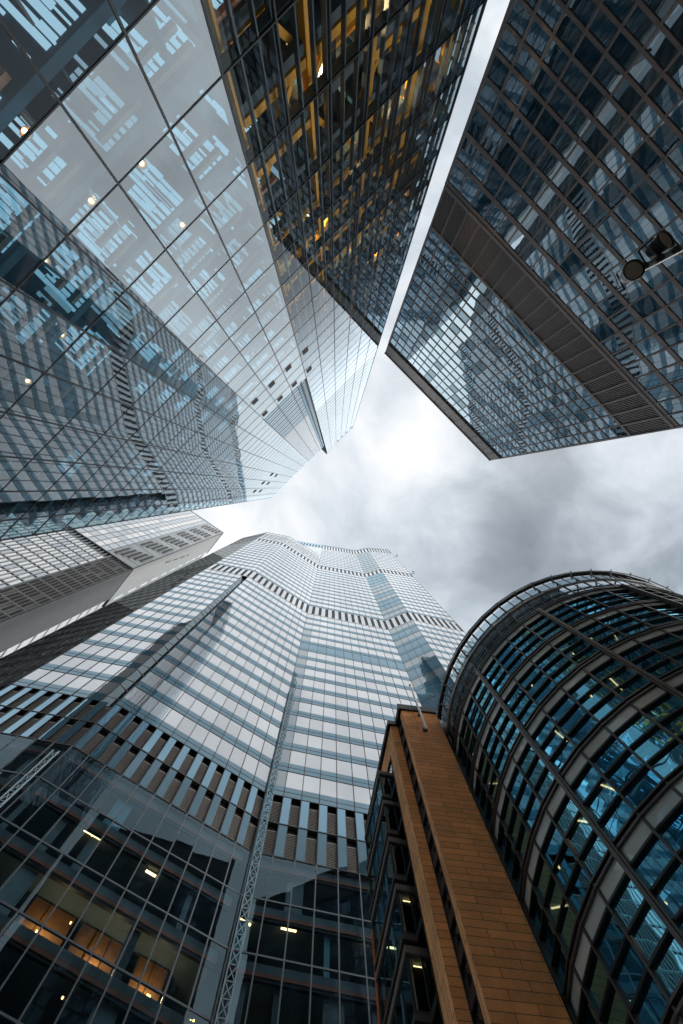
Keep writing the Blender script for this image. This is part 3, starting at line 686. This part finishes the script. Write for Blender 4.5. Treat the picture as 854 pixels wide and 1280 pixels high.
# ------------------------------------------------------------------ pale louvred tower (left)
def louvred_tower():
    H = 205.
    c0, c1, c2 = plan(279, 666, H), plan(258.5, 692, H), plan(242, 641, H)
    e1 = _n(c2-c0); c2 = c0+e1*26
    e2 = _n(c1-c0); c1 = c0+e2*float(np.linalg.norm(c1-c0))
    zb = H*142/256*1.0
    T = empty('louvred_tower', 'pale grey finned tower with groups of dark vent slots, behind the mirror glass tower', 'skyscraper', (*c0, 0))
    wl = Wall(fixed(c2), fixed(c0)); wr = Wall(fixed(c0), fixed(c1))
    Wl, Wr = wl.W, wr.W
    Lw = float(np.linalg.norm(plan(242, 641, H)-c0))      # the part of this side the camera can see
    bd = MB(); i = -wl.n*.5-wr.n*.5
    back = c2+e2*30; bd.prism([c2-wl.n*.5, c0+i, c1-wr.n*.5+e2*10, back+e2*2], 0, H-1+EYE, m_pale); bd.build('tower_body', T)
    a_ = lambda t: Wl-Lw+t*Lw                             # t=0 at the mirror tower, 1 at the corner
    # left face, upper
    up = MB(); wn = MB(); sl_ = MB(); fn = MB(); jo = MB()
    nz = 22
    for j in range(nz):
        z0 = zb+(H-zb)*j/nz; z1 = zb+(H-zb)*(j+1)/nz
        for k in range(8):
            t0 = -.5+k*.125; m = g_white if (k % 2 == 0 and random.random() < .8) else g_grey
            wl.quad(wn, a_(t0), a_(t0+.12), z0+.1, z1-.2, .0, m, .004)
        wl.quad(up, a_(.5), a_(1), z0+.02, z1-.02, .0, m_pale)
        wr.quad(up, 0, Wr, z0+.02, z1-.02, 0, m_white)
        wl.box(jo, a_(-.6), a_(1), z0-.06, z0+.06, -.1, .05, m_pale)
    for k in range(9): wl.box(jo, a_(-.5+k*.125)-.06, a_(-.5+k*.125)+.06, zb, H, -.1, .12, m_pale)
    for gi, z0 in enumerate((zb+2.5, zb+18, zb+33, zb+48, zb+62, zb+77)):
        for k in range(5):
            wl.box(sl_, a_(.56+.082*k), a_(.56+.082*k+.045), z0+1.2*k, z0+8.5+1.2*k, .03, .09, m_browndark)
            wl.box(sl_, a_(.56+.082*k+.052), a_(.56+.082*k+.06), z0+1.2*k, z0+8.5+1.2*k, .0, .2, m_pale)
    # left face, lower
    z = 10.
    while z < zb-3:
        h = 3.6
        for k in range(18):
            t0 = -.5+k*.062
            wl.quad(wn, a_(t0)+.05, a_(t0+.062)-.1, z+.3, z+h-.5, .0, g_white if random.random() < .7 else g_grey, .006)
        wl.quad(up, a_(.62), a_(1), z, z+h, -.05, m_midgrey)
        for k in range(8):
            if random.random() < .9: wl.box(sl_, a_(.64+.044*k), a_(.64+.044*k+.024), z+.4, z+h-.5, -.02, .05, m_browndark)
        wl.box(jo, a_(-.6), a_(1), z-.1, z+.12, -.1, .08, m_pale)
        z += h
    for k in range(19): wl.box(jo, a_(-.5+k*.062)-.08, a_(-.5+k*.062)+.08, 0, zb, -.1, .16, m_pale)
    for k in range(9): wl.box(jo, a_(.64+.044*k)-.05, a_(.64+.044*k)+.03, 0, zb-.2, -.06, .22, m_midgrey)
    # right face
    wr.quad(up, 0, Wr*.8, 0, zb-.4, -.05, m_midgrey); wr.quad(up, Wr*.8, Wr, 0, zb-.4, -.05, m_pale)
    for k in range(26): wr.box(fn, Wr*.78*k/26, Wr*.78*k/26+.13, 0, zb-.4, -.04, .3, m_pale if k % 2 else m_midgrey)
    z = 20.
    while z < zb-4:
        wr.quad(wn, Wr*.80, Wr*.9, z, z+3.0, .02, g_white, .01); wr.quad(wn, Wr*.9, Wr*.985, z, z+3.0, .02, g_white if random.random() < .6 else g_grey, .01); z += 3.9
    for k in range(8): wr.box(fn, Wr*k/8-.03, Wr*k/8+.03, zb, H, -.02, .03, m_pale)
    z = zb+5
    for k in range(11):
        wr.box(sl_, Wr*.30+k*.18, Wr*.30+k*.18+.5, zb+26+2.6*k, zb+28+2.6*k, .02, .06, m_browndark) if k % 3 else None
        wr.quad(wn, Wr*.86, Wr*.95, zb+4+k*8, zb+9+k*8, .02, g_white, .004)
    wl.box(jo, a_(-1), Wl, zb-.45, zb+.1, -.2, .3, m_black); wr.box(jo, 0, Wr, zb-.45, zb+.1, -.2, .3, m_black)
    wl.box(jo, Wl-.15, Wl+.02, 0, H, -.2, .06, m_mull)
    up.build('cladding', T); wn.build('windows', T)['kind'] = 'stuff'; sl_.build('vent_slots', T); fn.build('fins', T); jo.build('frame_grid', T)
    cp = MB(); wl.box(cp, 0, Wl, H, H+.8, -1.2, .15, m_pale); wr.box(cp, 0, Wr, H, H+.8, -1.2, .15, m_pale); cp.build('roof_coping', T)
louvred_tower()

# ------------------------------------------------------------------ curved building (lower right)
DC, DR = np.array([22.63, 21.02]), 13.42
def drum_building():
    T = empty('curved_building', 'round-fronted building of blue glass with black sun shelves and a railed curved roof edge', 'office building', (*DC, 0))
    step = 7.32; th0 = -150.3-step*6; nb = 21
    rings = [4.2, 8.6, 13.0, 17.35, 21.85, 26.2, 30.5, 34.9]
    def pt(th, z, r): t = math.radians(th); return np.array([DC[0]+math.cos(t)*r, DC[1]+math.sin(t)*r, z+EYE])
    def arc(mb, t0, t1, z0, z1, r0, r1, m, seg=1):
        for k in range(seg):
            a, b = t0+(t1-t0)*k/seg, t0+(t1-t0)*(k+1)/seg
            mb.hexa([pt(a, z0, r0), pt(b, z0, r0), pt(b, z0, r1), pt(a, z0, r1), pt(a, z1, r0), pt(b, z1, r0), pt(b, z1, r1), pt(a, z1, r1)], m)
    R = DR-.25
    cells = []
    for i in range(nb):
        t0, t1 = th0+i*step, th0+(i+1)*step; d = math.degrees(.07/R)
        for z0, z1 in zip(rings[:-1], rings[1:]):
            h = z1-z0; zs = z1-.18-h*.155
            wv = MB(); ga, gz = random.gauss(0, .004), random.gauss(0, .006)
            gl_h = (zs-(z0+.15))/3
            for k in range(3):
                za = z0+.15+k*gl_h; zb_ = za+gl_h
                wv.poly([pt(t0+d, za, R-ga-gz), pt(t1-d, za, R+ga-gz), pt(t1-d, zb_, R+ga+gz), pt(t0+d, zb_, R-ga+gz)], g_drum)
            sh = []
            for k in range(3):
                zb_ = z0+.15+(k+1)*gl_h; q_ = MB()
                arc(q_, t0+d, t1-d, zb_-.13, zb_-.03, R+.02, R+.15, m_black); sh.append(q_)
            sp = MB(); arc(sp, t0+d, t1-d, zs, z1-.18, R-.1, R+.06, m_spand)
            cells.append((vis_area([pt(t0, z0, R), pt(t1, z0, R), pt(t1, z1, R), pt(t0, z1, R)]) if math.cos(math.radians((t0+t1)/2)-math.atan2(-DC[1], -DC[0])) > .35 else 0, wv, sh, sp))
    cells.sort(key=lambda t: -t[0])
    rest = [MB(), MB(), MB()]
    for n_, (ar, wv, sh, sp) in enumerate(cells):
        if n_ < 100 and ar > 0:
            o = wv.build('window', T); sp.build('spandrel', o)
            for q_ in sh: q_.build('sun_shelf', o)
        else:
            for R_, mb in zip([rest[0], rest[1], rest[1], rest[1], rest[2]], (wv, *sh, sp)):
                b = len(R_.v); R_.v += mb.v; R_.uv += mb.uv
                for f_, mi in zip(mb.f, mb.mi): R_.f.append(tuple(q_+b for q_ in f_)); R_.mi.append(R_.slot(mb.mats[mi]))
    for R_, nm in zip(rest, ('other_windows', 'other_sun_shelves', 'other_spandrels')):
        if R_.f: R_.build(nm, T)['kind'] = 'stuff'
    fr = MB()
    for i in range(nb+1):
        t = th0+i*step; thick = (i-6) % 4 == 0
        w = .15 if thick else .05; o_ = .30 if thick else .14
        c_ = pt(t, 0, 0); 
        d = math.degrees(w/R)
        arc(fr, t-d, t+d, -1.6, 34.9, R-.2, R+o_, m_dframe)
        if thick: arc(fr, t-d*.35, t+d*.35, -1.6, 34.9, R+o_, R+o_+.07, m_dframe)
    for z in rings:
        arc(fr, th0, th0+nb*step, z-.20, z-.10, R-.2, R+.2, m_dframe, nb); arc(fr, th0, th0+nb*step, z+.08, z+.16, R-.2, R+.2, m_dframe, nb)
        arc(fr, th0, th0+nb*step, z-.10, z+.08, R-.25, R+.03, m_black, nb)
    fr.build('frame_grid', T)
    sl_ = MB()
    for z in rings[1:]: arc(sl_, th0, th0+nb*step, z-.95, z-.3, R-5, R-.3, m_slabdark, nb)
    sl_.build('floor_slabs', T)
    core = MB(); arc(core, th0, th0+nb*step, -1.6, 34.6, R-5.4, R-5.0, m_teal, nb); core.build('core_wall', T)
    # blinds and furniture behind the glass
    bl = MB()
    for i in range(nb):
        for z0, z1 in zip(rings[:-1], rings[1:]):
            if random.random() < .6:
                d0 = random.uniform(0, .5)*step; arc(bl, th0+i*step+d0, th0+i*step+d0+random.uniform(.2, .5)*step, z0+.3, z0+random.uniform(1.2, 3), R-1.4, R-1.3, random.choice((m_slab, m_teal, m_slabdark, m_pale)))
    bl.build('partitions', T)
    rnd = random.Random(5)
    lamps = MB()
    for i in range(1, nb-5):
        for z in rings[1:]:
            x = rnd.random()
            if x < .30:
                t = th0+(i+rnd.uniform(.25, .75))*step; r = R-rnd.uniform(.7, 1.0)
                mb = MB()
                if x < .16: mb.beam(pt(t, z-1.02, r), pt(t+rnd.uniform(-1.5, 1.5), z-1.02, r-1.0), .07, .05, m_dstrip)
                else: mb.tube(pt(t, z-1.08, r), pt(t, z-1.0, r), .05, m_dstrip, .05, 8)
                mb.build('ceiling_light', T)
    # roof screen: set-back glass, pale pipe, railing rim with posts
    sc = MB(); rl = MB(); pipe = MB(); rim = MB()
    for i in range(nb):
        t0, t1 = th0+i*step, th0+(i+1)*step
        sc.poly([pt(t0, 35.1, R-.15), pt(t1, 35.1, R-.15), pt(t1, 37.3, R-.15), pt(t0, 37.3, R-.15)], g_parap)
        sc.poly([pt(t0, 37.4, R+.0), pt(t1, 37.4, R+.0), pt(t1, 39.3, R+.1), pt(t0, 39.3, R+.1)], g_parap)
        pipe.tube(pt(t0, 37.35, R+.15), pt(t1, 37.35, R+.15), .13, m_chrome, None, 10)
        rl.beam(pt(t0, 35, R), pt(t0, 40, R+.22), .09, .14, m_dframe)
        rl.beam(pt(t0, 39.2, R-.1), pt(t0, 39.2, R+.75), .07, .07, m_chrome)
        rl.beam(pt(t0+step/2, 35, R), pt(t0+step/2, 39.9, R+.2), .05, .08, m_dframe)
        rl.beam(pt(t0, 38.4, R-1.6), pt(t0, 38.4, R+.1), .1, .1, m_dframe)
    arc(rim, th0, th0+nb*step, 39.75, 40.0, R+.05, R+.42, m_black, nb)
    for nm_, z_, h_, r0_, r1_, m_ in (('walkway_edge', 38.2, .08, R-1.7, R-1.0, m_black), ('screen_rail', 36.2, .08, R-.1, R+.02, m_dframe), ('cable_rail', 39.2, .1, R+.5, R+.6, m_chrome)):
        q_ = MB(); arc(q_, th0, th0+nb*step, z_, z_+h_, r0_, r1_, m_, nb); q_.build(nm_, T)
    inn = MB(); arc(inn, th0, th0+step*12, 35, 39.3, R-.5, R-.4, m_teal2, 12); inn.build('plant_enclosure', T)
    sc.build('roof_screen', T); pipe.build('pipe_rail', T); rl.build('screen_posts', T); rim.build('roof_rim', T)
    # closed rear of the building
    bk = MB(); arc(bk, th0+nb*step, th0+360, -1.6, 36, R-.6, R-.2, m_midgrey, 20); arc(bk, th0, th0+360, 35.0, 35.5, .2, R-.3, m_midgrey, 40)
    bk.build('rear_wall', T)
drum_building()

# ------------------------------------------------------------------ terracotta building (lower centre)
def terracotta_building():
    m_tc = terracotta('terracotta_tiles', (.90, .375, .13), 2.1, .42)
    m_tcl = terracotta('light_terracotta_tiles', (.84, .43, .20), .42, 1.6)
    T = empty('terracotta_building', 'narrow orange terracotta building with black oriel windows and a black roof edge', 'office building', (6.5, 24, 0))
    A0, A1 = np.array([5.80, 20.1]), np.array([9.0, 20.5])
    e2 = _n(np.array([-.17, .985]))
    B = A0+e2*.55; Cc = np.array([5.52, 21.62]); Dd = np.array([4.85, 21.54]); E_ = np.array([2.85, 31.5])
    Hh = 40.
    def pier(pts, name, z1=Hh):
        mb = MB()
        for (p, q_, m) in pts: 
            w = Wall(fixed(p), fixed(q_)); w.quad(mb, 0, w.W, -1.6, z1, 0, m)
        return mb.build(name, T)
    pier([(A0, A1, m_tc), (B, A0, m_tcl)], 'front_pier')
    pier([(Dd, Cc, m_tc)], 'side_pier')
    # slot of dark windows between the piers
    ws = Wall(fixed(Cc), fixed(B)); mb = MB(); ws.quad(mb, 0, ws.W, -1.6, Hh, -.12, g_slot); mb.build('slot_glass', T)
    mb = MB(); z = 0.
    while z < 39: ws.box(mb, 0, ws.W, z, z+.5, -.11, .0, m_mull); ws.box(mb, 0, ws.W*.45, z+.5, z+1.2, -.11, -.03, m_black); z += 1.75
    ws.box(mb, 0, .06, -1.6, Hh, -.11, .04, m_black); ws.box(mb, ws.W-.06, ws.W, -1.6, Hh, -.11, .03, m_black); mb.build('slot_ledges', T)
    # side wall
    w = Wall(fixed(Dd), fixed(E_)); L = w.W
    a0, a1 = 1.45, 8.9
    mb = MB(); w.quad(mb, 0, a0, -1.6, Hh, 0, m_tcl); w.quad(mb, a1, L, -1.6, Hh, 0, m_tcl); w.quad(mb, a0, a1, 37.6, Hh, 0, m_tcl); mb.build('side_wall', T)
    mb = MB(); w.quad(mb, a0, a1, -1.6, 37.6, -.9, m_black); w.box(mb, a0-.08, a0, -1.6, 37.6, -.9, .06, m_black); w.box(mb, a1, a1+.08, -1.6, 37.6, -.9, .06, m_black); mb.build('window_reveal', T)
    z = 0.6
    while z < 36:
        h = min(3.5, 37.4-z-.1); p0, p1, out_ = 2.7, 8.5, .75
        fr = MB()
        w.box(fr, a0, p0-.0, z-.05, z+.3, -.88, .1, m_black)                       # ledge beside the oriel
        w.box(fr, p0-.16, p1+.16, z, z+.28, -.85, out_+.12, m_dframe)              # sill
        w.box(fr, p0-.08, p1+.08, z+.28, z+.5, -.85, out_+.04, m_mull)
        w.box(fr, p0-.1, p1+.1, z+h-.45, z+h-.05, -.85, out_+.08, m_browngrey)         # head
        for a in (p0, (p0+p1)/2, p1-.12): w.box(fr, a, a+.12, z+.5, z+h-.45, out_-.1, out_+.02, m_black)
        for a in (p0+1.5, p1-1.5): w.box(fr, a, a+.05, z+.5, z+h-.45, out_-.08, out_+.01, m_black)
        w.box(fr, p0, p0+.1, z+.5, z+h-.45, -.1, 0, m_black)
        o = fr.build('oriel_window', T)
        gl = MB(); w.quad(gl, p0+.1, p1-.1, z+.5, z+h-.45, out_-.03, g_bay)
        gl.poly([w.pt(p0+.04, z+.5, -.85), w.pt(p0+.04, z+.5, out_-.05), w.pt(p0+.04, z+h-.45, out_-.05), w.pt(p0+.04, z+h-.45, -.85)], g_bay); gl.build('oriel_glass', o)
        sg = MB(); w.quad(sg, a0+.1, p0-.2, z+.35, z+h, -.55, g_bay); sg.build('side_window', T)
        bl = MB()
        for a in (a0+.45, a0+.9): w.box(bl, a, a+.06, z+.35, z+h, -.53, -.35, m_black)
        w.box(bl, a0, p0-.17, z+h*.55, z+h*.55+.1, -.53, -.3, m_black); bl.build('side_window_frame', T)
        if 11 < z < 24: lt = MB(); w.box(lt, p0+.45, p0+.49, z+h-.55, z+h-.52, -.25, .3, m_dstrip); lt.build('oriel_light', T)
        z += 3.7
    # body behind the facade
    bd = MB(); bd.prism([w.pt(.3, 0, -.95)[:2], w.pt(L-.1, 0, -.95)[:2], (14.5, 33), (10.2, 21.5), A1+np.array([.0, .12]), A0+np.array([.25, .3]), Cc+np.array([.3, .1])], 0, Hh-.2+EYE, m_black)
    bd.build('building_body', T)
    # black roof edge and rail
    wf = Wall(fixed(A0), fixed(A1)); wp = Wall(fixed(Dd), fixed(Cc)); wb = Wall(fixed(B), fixed(A0))
    cp = MB(); wf.box(cp, -.22, wf.W, Hh, Hh+.75, -.8, .16, m_black); wb.box(cp, -1.0, wb.W, Hh, Hh+.75, -.5, .22, m_black); wp.box(cp, -.2, wp.W, Hh, Hh+.6, -.6, .18, m_black); w.box(cp, -.15, L+.1, Hh, Hh+.6, -.8, .24, m_black)
    cp.build('roof_edge', T)
    rl = MB(); rl.beam(wf.pt(-.1, Hh+1.7, -.3), wf.pt(wf.W, Hh+1.7, -.3), .08, .1, m_black); rl.beam(wf.pt(-.1, Hh+1.25, -.3), wf.pt(wf.W, Hh+1.25, -.3), .04, .04, m_chrome)
    for k in range(5): rl.beam(wf.pt(-.1+k*wf.W/4, Hh+.75, -.3), wf.pt(-.1+k*wf.W/4, Hh+1.75, -.3), .04, .04, m_black)
    rl.build('roof_rail', T)
    fn = MB(); w.box(fn, L+.25, L+.5, -1.6, 31, -.2, .3, m_orange); w.box(fn, L+.02, L+.25, -1.6, 31, -.2, .05, m_black); fn.build('orange_fin', T)
    return wf
WFR = terracotta_building()

def flagpole():
    a = 1.52
    b0 = WFR.pt(a, 36.3, .42); t0 = WFR.pt(a, 44.6, .42)
    T = empty('flagpole', 'slim white flagpole bracketed to the top of the terracotta wall', 'flagpole', WFR.pt(a, 36.3, 0))
    mb = MB(); mb.tube(b0, t0, .11, m_white, .08, 14); mb.build('pole', T)
    mb = MB(); mb.tube(b0-np.array([0, 0, .18]), b0, .1, m_black, .1, 12)
    for z in (37.6, 38.9): mb.tube(WFR.pt(a, z, .42)-np.array([0, 0, .04]), WFR.pt(a, z, .42)+np.array([0, 0, .04]), .1, m_black, .1, 12)
    mb.build('pole_collars', T)
    for z in (36.9, 39.4):
        mb = MB(); mb.beam(WFR.pt(a, z, 0), WFR.pt(a, z, .4), .1, .22, m_black); WFR.box(mb, a-.12, a+.12, z-.25, z+.25, .0, .03, m_black); mb.build('wall_bracket', T)
    mb = MB(); mb.tube(t0, t0+np.array([0, 0, .12]), .12, m_chrome, .12, 12); mb.tube(t0+np.array([0, 0, .12]), t0+np.array([0, 0, .5]), .05, m_chrome, .01, 10); mb.build('finial', T)
    mb = MB(); mb.tube(WFR.pt(a+.1, 36.6, .42), t0+np.array([.06, 0, -.1]), .012, m_black, None, 6); mb.build('halyard', T)
flagpole()

# ------------------------------------------------------------------ floodlight mast (right)
def floodlight_mast():
    h = 8.
    P3 = lambda u, v, z: np.array([*plan(u, v, z), z+EYE])
    a = P3(786, 344, h); b = P3(905, 283, h)
    d = _n(b-a); base = b+d*1.2
    T = empty('floodlight_mast', 'grey street mast whose arm carries two round black floodlights in front of the dark tower', 'street lamp', (base[0], base[1], 0))
    mb = MB(); mb.tube((base[0], base[1], 0), (base[0], base[1], h+EYE+.5), .11, m_midgrey, .08, 16); mb.build('pole', T)
    mb = MB(); mb.tube(a+d*.1, base, .055, m_midgrey, .065, 12); mb.tube(a+np.array([.02, .05, -.1]), base+np.array([0, .05, -.1]), .014, m_chrome, None, 8)
    for k in range(6): mb.tube(a+d*(.25+k*.3)+np.array([0, 0, -.09]), a+d*(.28+k*.3)+np.array([0, 0, .07]), .07, m_black, .07, 10)
    mb.build('arm', T)
    for (u, v, tip, white) in ((793, 337, np.array([-.10, -.02, -1.]), True), (833, 299, np.array([.28, -.3, -1.]), False)):
        c = P3(u, v, h-.18); ax = _n(tip)
        hb = MB()
        prof = [(.0, .165), (.03, .17), (.05, .15), (.10, .14), (.18, .135), (.24, .11), (.32, .085), (.34, .03)]
        for (z0, r0), (z1, r1) in zip(prof[:-1], prof[1:]):
            hb.tube(c-ax*z0, c-ax*z1, r0, m_white if (white and .04 < z0 < .2) else m_black, r1, 24, caps=False)
        hb.tube(c-ax*.34, c-ax*.345, .03, m_black, .03, 12)
        o = hb.build('floodlight', T, True)
        ln = MB(); ln.tube(c-ax*.022, c-ax*.02, .145, m_lens, .145, 24); ln.build('lens', o)
        rg = MB()
        for q_ in range(24):
            t0, t1 = 2*math.pi*q_/24, 2*math.pi*(q_+1)/24
            x = _n(np.cross(ax, [0, 1., 0])); y = np.cross(x, ax); f_ = lambda t, r, o_: c+ax*o_+(x*math.cos(t)+y*math.sin(t))*r
            rg.poly([f_(t0, .145, -.018), f_(t1, .145, -.018), f_(t1, .172, .01), f_(t0, .172, .01)], m_black); rg.poly([f_(t0, .172, .01), f_(t1, .172, .01), f_(t1, .175, -.03), f_(t0, .175, -.03)], m_black)
        rg.build('rim', o)
        yk = MB(); s_ = np.array([.0, .0, 0.]); x = _n(np.cross(ax, d))
        q1, q2 = c-ax*.14+x*.165, c-ax*.14-x*.165; k_ = float((c-a)@d); on = a+d*max(k_, .12)
        yk.beam(q1, q1-ax*.3, .03, .012, m_chrome if white else m_black); yk.beam(q2, q2-ax*.3, .03, .012, m_chrome if white else m_black); yk.beam(q1-ax*.3, q2-ax*.3, .03, .012, m_black); yk.beam(c-ax*.3, on, .05, .05, m_chrome)
        yk.build('yoke', o)
        cb = MB(); cb.tube(c-ax*.34, on+np.array([.03, .04, .03]), .01, m_black, None, 6); cb.build('cable', o)
m_lens = solid('lamp_glass', (.22, .17, .14), .3, 0, spec=.6)
floodlight_mast()
